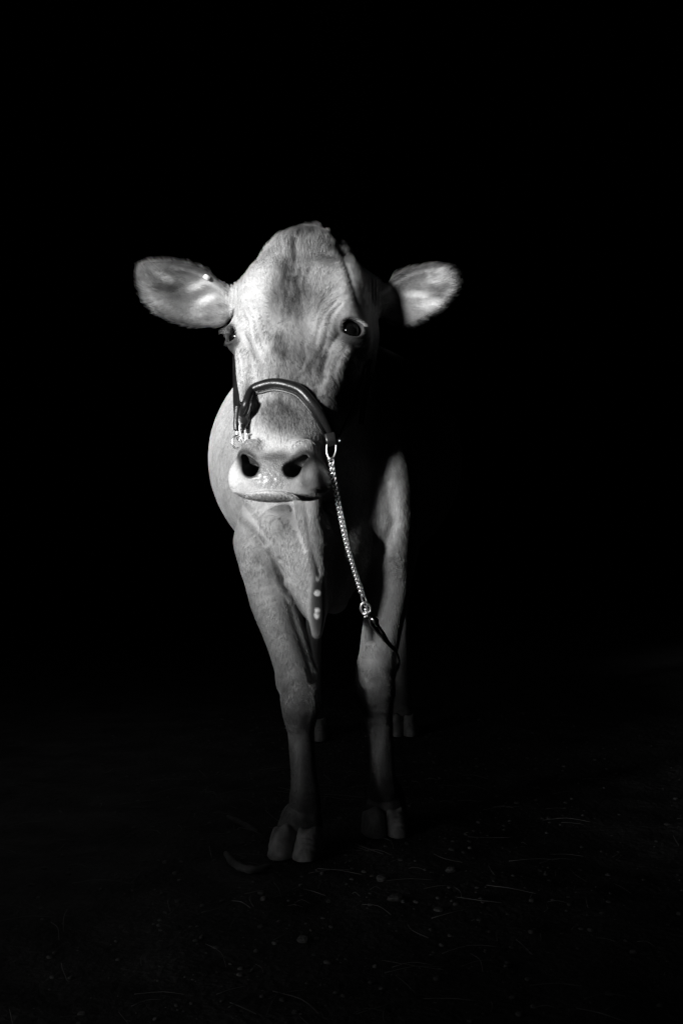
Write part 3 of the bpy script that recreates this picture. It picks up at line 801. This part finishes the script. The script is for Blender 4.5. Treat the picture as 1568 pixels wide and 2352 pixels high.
# flat backing strap with its stitched edge
mb = MB(); dn = []
for i, p in enumerate(pts):
    t = pts[min(i + 1, mm_ - 1)] - pts[max(i - 1, 0)]; t = t / np.linalg.norm(t); w_ = np.cross(t, ns[i]); w_ /= np.linalg.norm(w_)
    if w_[2] > 0: w_ = -w_
    dn.append(w_)
mb.sweep([p - n * .0045 + w_ * .006 for p, n, w_ in zip(pts, ns, dn)], .0095, .0018, ups=ns, n=12, square=True)
mb.build('noseband_backing', m_leath, halter, True, HOFF)
mb = MB(); sq = []
for i in range(8, mm_ - 12):
    for k in (0, .33, .66): sq.append((pts[i] * (1 - k) + pts[i + 1] * k) - ns[i] * (.0024 + .0006 * (k == .33)) + dn[i] * .0135)
mb.sweep(sq, .0006, .0004, up=(0, -1, .2), n=6)
mb.build('stitching', mat('thread', .22, .7), nose, True, HOFF)
def strap(pts, out, wd, th, name='cheek_strap', m=None, par=None):
    p, n = skin_line(pts, out); p = spline(p, 5); n = spline(n, 5)
    ww = np.interp(np.linspace(0, 1, len(p)), np.linspace(0, 1, len(wd)), wd) if hasattr(wd, '__len__') else wd
    b = MB(); b.sweep(p, list(ww) if hasattr(ww, '__len__') else ww, th, ups=n, n=12, square=True)
    return b.build(name, m or m_leath, par or halter, True, HOFF)
# left cheek strap: from the side ring back along the cheek under the ear
strap([(549, 975, 2.510), (545, 945, 2.515), (544, 915, 2.53), (543, 885, 2.55), (542, 855, 2.58), (541, 820, 2.62), (545, 780, 2.68)], .004, [.008, .010, .012, .011, .010, .009, .009], .0035)
strap([(778, 1002), (796, 965), (812, 930), (826, 892), (838, 856), (848, 828, 2.62), (850, 790, 2.64), (846, 745, 2.68), (846, 700, 2.72)], .0022, .0085, .0022)
# throat straps running back under the jaw
strap([(557, 985, 2.49), (566, 985, 2.54), (600, 1000, 2.62), (660, 1010, 2.64), (720, 1010, 2.60), (765, 1008, 2.50)], .005, .009, .003, 'jaw_strap')
# crown strap behind the poll
cs = spline([P(846, 700, 2.74), P(838, 640, 2.76), P(800, 590, 2.75), P(745, 565, 2.76), P(690, 568, 2.78), P(640, 580, 2.77), P(590, 615, 2.75), P(560, 660, 2.74), P(545, 720, 2.72)], 5)
mb = MB(); mb.sweep(cs, .010, .003, up=(0, -1, .3), n=12, square=True); mb.build('crown_strap', m_leath, halter, True, HOFF)
# leather tabs folded round the left rings
pL = P(556, 965, 2.505)
def torus(b, c, ax1, ax2, r1, r2, rt, n=32, m=10):
    c = np.asarray(c, float)
    b.sweep([c + ax1 * r1 * math.cos(2 * math.pi * k / n) + ax2 * r2 * math.sin(2 * math.pi * k / n) for k in range(n)], rt, None, up=np.cross(ax1, ax2), n=m, closed=True)
XA = np.array((1.0, 0, 0)); YA = np.array((0, 1.0, 0)); ZA = np.array((0, 0, 1.0))
def unit(v): v = np.asarray(v, float); return v / np.linalg.norm(v)
yl = pL[1]
mb = MB(); mb.sweep(spline([P(548, 930, yl - .004), P(546, 955, yl - .006), P(545, 975, yl - .008), P(546, 990, yl - .008)], 4), [.008] * 12 + [.004], .005, up=(0, -1, 0), n=12)
mb.build('tab', m_leath, halter, True, HOFF)
mb = MB(); mb.sweep(spline([P(566, 925, yl - .004), P(562, 950, yl - .008), P(558, 972, yl - .010), P(557, 988, yl - .012)], 4), [.013] * 8 + [.011, .009, .007, .006, .004], .004, up=(0, -1, 0), n=12)
mb.build('tab', m_leath, halter, True, HOFF)
# left hardware: two bars and a round ring hanging below
mb = MB(); torus(mb, P(549, 995, yl - .006), XA, ZA, .0040, .0150, .0019); mb.build('metal_loop', m_steel, halter, True, HOFF)
mb = MB(); torus(mb, P(558, 993, yl - .012), unit((1, .1, .15)), unit((-.18, 0, 1)), .0048, .0180, .0024); mb.build('metal_loop', m_steel, halter, True, HOFF)
mb = MB(); torus(mb, P(547, 1015, yl - .010), unit((1, .35, 0)), ZA, .0110, .0125, .0027); mb.build('round_ring', m_steel, halter, True, HOFF)
mb = MB(); mb.sweep([P(562, 998, yl - .014), P(573, 996, yl - .018)], .003, .0014, up=(0, 0, 1), n=10); mb.build('stud', m_steel, halter, True, HOFF)
# right hardware
yr = min(cast(757, 1010, .008)[0][1], 2.43) - .02
mb = MB(); mb.sweep(spline([P(751, 1020, yr), P(750, 1036, yr - .002), P(754, 1050, yr - .004), P(760, 1056, yr - .005), P(766, 1050, yr - .004), P(771, 1036, yr - .002), P(772, 1020, yr)], 6), .0018, None, up=(0, -1, 0), n=10)
mb.build('lead_loop', m_steel, halter, True, HOFF)
mb = MB(); mb.sweep(spline([P(757, 996, yr), P(760, 1010, yr - .004), P(763, 1022, yr)], 4), .010, .004, up=(0, -1, 0), n=12, square=True); mb.build('tab', m_leath, halter, True, HOFF)
for x, y in ((753, 1002), (756, 1010), (779, 1003), (775, 1010)):
    c = cast(x, y, .009)
    if c is None: continue
    mb = MB(); e1 = unit(np.cross(c[1], ZA)); e2 = np.cross(c[1], e1)
    for r_, o_ in ((.0026, 0), (.0020, .0012), (.0006, .0017)): pass
    mb.sweep([c[0] - c[1] * .004, c[0] + c[1] * .0005, c[0] + c[1] * .0014], [.0028, .0026, .0010], None, up=e1, n=12); mb.build('rivet', m_steel, halter, True, HOFF)
# buckle and loose strap ends on the right cheek
yb = 2.56
mb = MB(); mb.sweep(spline([P(851, 826, yb), P(847, 842, yb), P(847, 860, yb), P(849, 884, yb)], 5), .0042, .0012, up=(0, -1, 0), n=10, square=True); mb.build('buckle_strap', m_strap, halter, True, HOFF)
mb = MB(); torus(mb, P(848, 857, yb - .002), XA, ZA, .0030, .0050, .0016); mb.build('buckle', m_steel, halter, True, HOFF)
mb = MB(); mb.sweep(spline([P(845, 868, yb), P(841, 892, yb - .005), P(836, 920, yb - .01), P(832, 950, yb - .01), P(829, 975, yb - .01)], 5), .0056, .0013, up=(0, -1, 0), n=10, square=True); mb.build('strap_end', m_strap, halter, True, HOFF)

# ------------------------------------------------------------------ lead: twisted curb chain, swivel, leather strap
A_ = P(760, 1056, yr - .006); B_ = P(832, 1366, 2.64)
lead = empty('lead_chain', A_)
tag(lead, "twisted steel lead chain hanging from the halter's right ring to a dark strap", 'lead')
LOFF = A_
mid = (A_ + B_) / 2 + np.array((-.004, 0, -.012))
cp = spline([A_, mid, B_], 40); L_ = np.concatenate([[0], np.cumsum([np.linalg.norm(b - a) for a, b in zip(cp[:-1], cp[1:])])])
cp = np.array(cp); NL = 31; pitch = L_[-1] / NL
def at_len(s): return np.array([np.interp(s, L_, cp[:, i]) for i in range(3)])
for i in range(NL):
    s0 = (i + .5) * pitch; c = at_len(s0); t = unit(at_len(s0 + .01) - at_len(s0 - .01))
    tw = R(40 + 14 * math.sin(i * .35))
    a1 = unit(np.cross(t, YA)); a2 = np.cross(t, a1)
    w_ = a1 * math.cos(tw) + a2 * math.sin(tw); n_ = np.cross(t, w_)
    ring = []; Lh, Wh = pitch * .86, .0052
    for k in range(20):
        a = 2 * math.pi * k / 20; ca, sa = math.cos(a), math.sin(a)
        ring.append(c + t * Lh * ca + w_ * Wh * sa + n_ * .0034 * math.sin(2 * a))
    mb = MB(); mb.sweep(ring, .0017, None, up=n_, n=8, closed=True); mb.build('link', m_steel, lead, True, LOFF)
D0 = unit(P(850, 1420, 2.72) - P(834, 1366, 2.70)); sx = unit(np.cross(D0, YA)); sy = np.cross(D0, sx)
mb = MB(); torus(mb, P(836, 1378, 2.70), sx, D0, .0042, .0165, .0021); mb.build('long_link', m_steel, lead, True, LOFF)
sw = P(840, 1400, 2.70)
mb = MB(); mb.sweep(spline([sw + sx * .0085 + D0 * .007, sw + sx * .0105 - D0 * .004, sw + sx * .006 - D0 * .014, sw - D0 * .017, sw - sx * .006 - D0 * .014, sw - sx * .0105 - D0 * .004, sw - sx * .0085 + D0 * .007], 6), .0024, None, up=sy, n=10)
mb.sweep([sw + D0 * .005, sw + D0 * .0075, sw + D0 * .011], [.010, .011, .0085], [.007, .0075, .006], up=sy, n=16)
mb.sweep([sw - D0 * .003, sw + D0 * .0, sw + D0 * .013, sw + D0 * .016], [.0042, .0042, .0030, .0052], None, up=sy, n=14)
mb.build('swivel', m_steel, lead, True, LOFF)
hk = sw + D0 * .016
mb = MB(); mb.sweep(spline([hk - sx * .008, hk + sx * .001, hk + sx * .0045 + D0 * .006, P(857, 1424, 2.705), P(858, 1430, 2.712), P(853, 1430, 2.72)], 5), .0023, None, up=sy, n=10)
mb.build('snap', m_steel, lead, True, LOFF)
e0 = P(854, 1424, 2.712)
mb = MB()
st = [P(857, 1418, 2.722), e0 + np.array((-.002, -.006, .002)), P(853, 1434, 2.71), P(868, 1452, 2.72), P(888, 1475, 2.74), P(908, 1497, 2.88), P(916, 1522, 3.08), P(902, 1560, 3.24), P(888, 1640, 3.34), P(882, 1740, 3.40), P(880, 1836, 3.42)]
mb.sweep(spline(st, 6), .0050, .0020, up=(.6, -.6, .3), n=12, square=True)
st2 = [P(857, 1418, 2.722), P(864, 1424, 2.722), P(868, 1438, 2.724), P(882, 1459, 2.732), P(896, 1481, 2.78), P(910, 1498, 2.885), P(917, 1522, 3.09)]
mb.sweep(spline(st2, 6), .0046, .0020, up=(.6, -.6, .3), n=12, square=True)
mb.build('lead_strap', mat('strap_dark', .018, .6, spec=.2), lead, True, LOFF)

# ear tag
ct = cast(479, 645, .002) or (P(476, 637, 2.66), np.array((0, -1.0, 0)))
c = P(475, 637, ct[0][1] - .006); d1 = unit((.80, 0, -.60)); d2 = unit((.60, 0, .80))
mb = MB(); mb.sweep([c - d1 * .0062, c + d1 * .0062], .0052, .0052, up=YA, n=12, square=True)
mb.build('ear_tag', m_tag, cow, True, OFF)

# ------------------------------------------------------------------ ground
m_soil = noise_col(mat('soil', .04, .95, spec=.2), .010, .036, 7, 12, None, .8, 60)
gx = np.concatenate([np.linspace(-60, -3, 20, endpoint=False), np.linspace(-3, 3, 200, endpoint=False), np.linspace(3, 60, 20)])
gy = np.concatenate([np.linspace(-60, .8, 20, endpoint=False), np.linspace(.8, 5.2, 180, endpoint=False), np.linspace(5.2, 60, 24)])
GX, GY = np.meshgrid(gx, gy, indexing='ij'); gp = np.stack([GX.ravel(), GY.ravel(), np.zeros(GX.size)], 1)
def ground_z(p):
    q = np.stack([p[:, 0], p[:, 1], np.zeros(len(p))], 1)
    z = .010 * vnoise(q, 3.3, 1) + .007 * vnoise(q, 11, 2) + .004 * vnoise(q, 28, 3)
    for hx, hy in ((P(677, 1900, 2.86)[0], 2.87), (P(886, 1900, 3.05)[0], 3.06), (-.10, 4.33), (.215, 4.42)):
        z = z * (1 - np.exp(-(((p[:, 0] - hx) ** 2 + (p[:, 1] - hy) ** 2) / .10 ** 2) ** 1.5))
    return z - .003
gp[:, 2] = ground_z(gp)
ni, nj = len(gx), len(gy); I, J = np.meshgrid(np.arange(ni - 1), np.arange(nj - 1), indexing='ij')
gf = np.stack([I * nj + J, (I + 1) * nj + J, (I + 1) * nj + J + 1, I * nj + J + 1], -1).reshape(-1, 4)
tag(mesh_obj('ground', gp, gf, m_soil), kind='structure')

# gravel and straw trodden into the soil (uncountable)
m_grit = noise_col(mat('grit', .12, .8), .015, .07, 25, 3)
m_straw = noise_col(mat('straw_stalk', .3, .7), .02, .08, 12, 3)
ico = bmesh.new(); bmesh.ops.create_icosphere(ico, subdivisions=2, radius=1)
iv_ = np.array([v.co[:] for v in ico.verts]); if_ = np.array([[v.index for v in f.verts] for f in ico.faces]); ico.free()
def stone(c, r, seed, flat=.6):
    a = rng.random(3) * 6; n = .30 * vnoise(iv_ * .8 + seed * 1.7, 1.2, seed % 9)[:, None]
    v = iv_ * (1 + n) * np.array((1, rng.uniform(.7, 1), flat * rng.uniform(.7, 1.1))) * r
    k = a[0]; v = np.stack([v[:, 0] * math.cos(k) - v[:, 1] * math.sin(k), v[:, 0] * math.sin(k) + v[:, 1] * math.cos(k), v[:, 2]], 1)
    return v + np.asarray(c)
VS, FS = [], []; nb_ = 0
for i in range(3000):
    x = rng.normal(.05, .42); y = 1.2 + 3.8 * rng.random() ** .8
    r_ = .0015 + .006 * rng.random() ** 4
    z = ground_z(np.array([[x, y]]))[0]
    VS.append(stone((x, y, z + r_ * .2), r_, i)); FS.append(if_ + nb_); nb_ += len(iv_)
tag(mesh_obj('gravel', np.concatenate(VS), np.concatenate(FS), m_grit, None, False), kind='stuff')
mb = MB()
for i in range(300):
    x = rng.normal(.0, .38); y = rng.uniform(1.6, 3.8); a = rng.uniform(0, math.pi); L = rng.uniform(.02, .13)
    d = np.array((math.cos(a), math.sin(a))) * L / 2; z = ground_z(np.array([[x, y]]))[0]
    bend = np.array((-math.sin(a), math.cos(a))) * rng.uniform(-.12, .12) * L
    q = [np.array((x - d[0], y - d[1], z + .001 + rng.random() * .004)), np.array((x + bend[0], y + bend[1], z + .003 + rng.random() * .006)), np.array((x + d[0], y + d[1], z + .001 + rng.random() * .004))]
    mb.sweep(spline(q, 3), rng.uniform(.0005, .0011), None, n=5)
tag(mb.build('straw', m_straw), kind='stuff')

m_stone = noise_col(mat('pebble', .2, .8), .03, .08, 30, 5, None, .4, 120)
def G(px, py):
    Y = FPX * CAM_H / (py - 1176); return np.array([(px - 784) * Y / FPX, Y, 0.0])
for k, (px, py, r_, lab) in enumerate(((1036, 2001, .014, 'pale angular stone on the dirt, rightmost of the loose ones'), (1007, 2084, .010, 'small round stone on the dirt just nearer than the pale angular one'),
                      (909, 2062, .019, 'flat broad stone half sunk in the dirt below the right front hoof'), (877, 2014, .015, 'dark lump of stone in the dirt between the two front hooves'),
                      (697, 2150, .013, 'round stone nearest the camera in the dirt'), (606, 2066, .009, 'small pale stone in the dirt, farthest left of the loose stones'))):
    c = G(px, py); c[2] = ground_z(c[None])[0]
    o = mesh_obj('stone', stone((0, 0, r_ * .25), r_, 40 + k, .6 if k != 2 else .4), if_, m_stone, None, False); o.location = c
    tag(o, lab, 'stone', 'loose stones on the barn floor')
m_wood = noise_col(mat('old_wood', .12, .8), .02, .06, 20, 5, (1, 1, 1), .5, 90)
def bent(name, pix_, r_, lab, cat, m):
    q = [G(*p) + np.array((0, 0, r_ * .7)) for p in pix_]; b = MB(); pp = spline(q, 6); n_ = len(pp)
    b.sweep(pp, [r_ * (.55 + .45 * math.sin(math.pi * (i + 1) / (n_ + 1))) * (1 + .15 * math.sin(i * 1.7)) for i in range(n_)], None, n=9)
    o = b.build(name, m, None, True, q[0]); o.location = q[0]; tag(o, lab, cat)
bent('stick', [(523, 1879), (552, 1892), (590, 1912)], .006, 'straight stick lying in the dirt behind and left of the front hooves', 'stick', m_wood)
bent('root', [(519, 1966), (538, 1990), (575, 2004), (622, 1996)], .009, 'curved root lying in the dirt beside the left front hoof', 'root', m_wood)
bent('straw_stalk', [(800, 1933), (830, 1945), (880, 1963)], .0016, 'single straw stalk lying in front of the right front hoof', 'straw', m_straw)

# ------------------------------------------------------------------ barn round the cow
m_wall = noise_col(mat('tarred_boards', .02, .9, spec=.1), .010, .022, 4, 6, (1, 1, .1), .4, 20)
barn = empty('barn', (4, 12, 0)); tag(barn, 'unlit tarred timber barn enclosing the scene, black in the background', 'barn')
BO = np.array(barn.location)
X0, X1, Y0, Y1, Z1 = -3.0, 11.0, -4.0, 30.0, 4.6
DY0, DY1, DZ = 2.66 - (.34 - X0) / math.tan(R(SUN_AZ)) - .45, 4.9 - (-.40 - X0) / math.tan(R(SUN_AZ)), 2.6             # the doorway the light comes through, in the left wall
def wall(boxes, name='wall'):
    b = MB()
    for lo, hi in boxes: b.box(lo, hi)
    return b.build(name, m_wall, barn, False, BO)
wall([((X0 - .2, Y0, -.3), (X0, DY0, Z1)), ((X0 - .2, DY1, -.3), (X0, Y1, Z1)), ((X0 - .2, DY0, DZ), (X0, DY1, Z1))])
wall([((X1, Y0, -.3), (X1 + .2, Y1, Z1))]); wall([((X0 - .2, Y1, -.3), (X1 + .2, Y1 + .2, Z1))])
wall([((X0 - .2, Y0 - .2, -.3), (X1 + .2, Y0, Z1))])
wall([((X0 - .4, Y0 - .4, Z1), (X1 + .4, Y1 + .4, Z1 + .2))], 'roof')

# unseen screen added to dim legs and floor: slats closer towards the ground
gobo = empty('slatted_gobo', (X0, DY0, 0)); tag(gobo, 'unseen slatted screen added across the side doorway to shade the legs and floor', 'gobo')
GOFF = np.array(gobo.location)
def gobo_post(y):
    b = MB(); b.box((X0 - .16, y - .04, -.2), (X0 - .06, y + .04, 1.75)); b.build('gobo_post', m_wall, gobo, False, GOFF)
PITCH = .055
TA, TE = math.tan(R(SUN_AZ)), math.tan(R(SUN_EL)) / math.sin(R(SUN_AZ))
GY = lambda x, y: y - (x - X0) / TA            # where the ray to (x, y) passes the slats
GZ = lambda x, z: z + (x - X0) * TE
B1, B2 = GY(.20, 2.98), GY(-.30, 3.05)
for ya, yb_, zs_, ts_ in ((DY0, B1, [0, GZ(0, .15), GZ(0, .45), GZ(0, .52)], [.13, .12, .06, 1]),
                         (B1, B2, [.3, GZ(0, 0), GZ(0, .30), GZ(0, .48), GZ(0, .54)], [.03, .03, .05, .22, 1.0]),
                         (B2, DY1, [0, .7, GZ(-.3, .68), GZ(-.3, .72)], [.03, .02, .04, 1])):
    gobo_post(ya); zr = .03
    while zr < 1.75:
        hb = PITCH * (1 - np.interp(zr, zs_, ts_))
        if hb > .004:
            b = MB(); b.box((X0 - .125, ya + .04, zr), (X0 - .105, yb_ - .04, zr + hb)); b.build('gobo_slat', m_wall, gobo, False, GOFF)
        zr += PITCH
gobo_post(DY1)
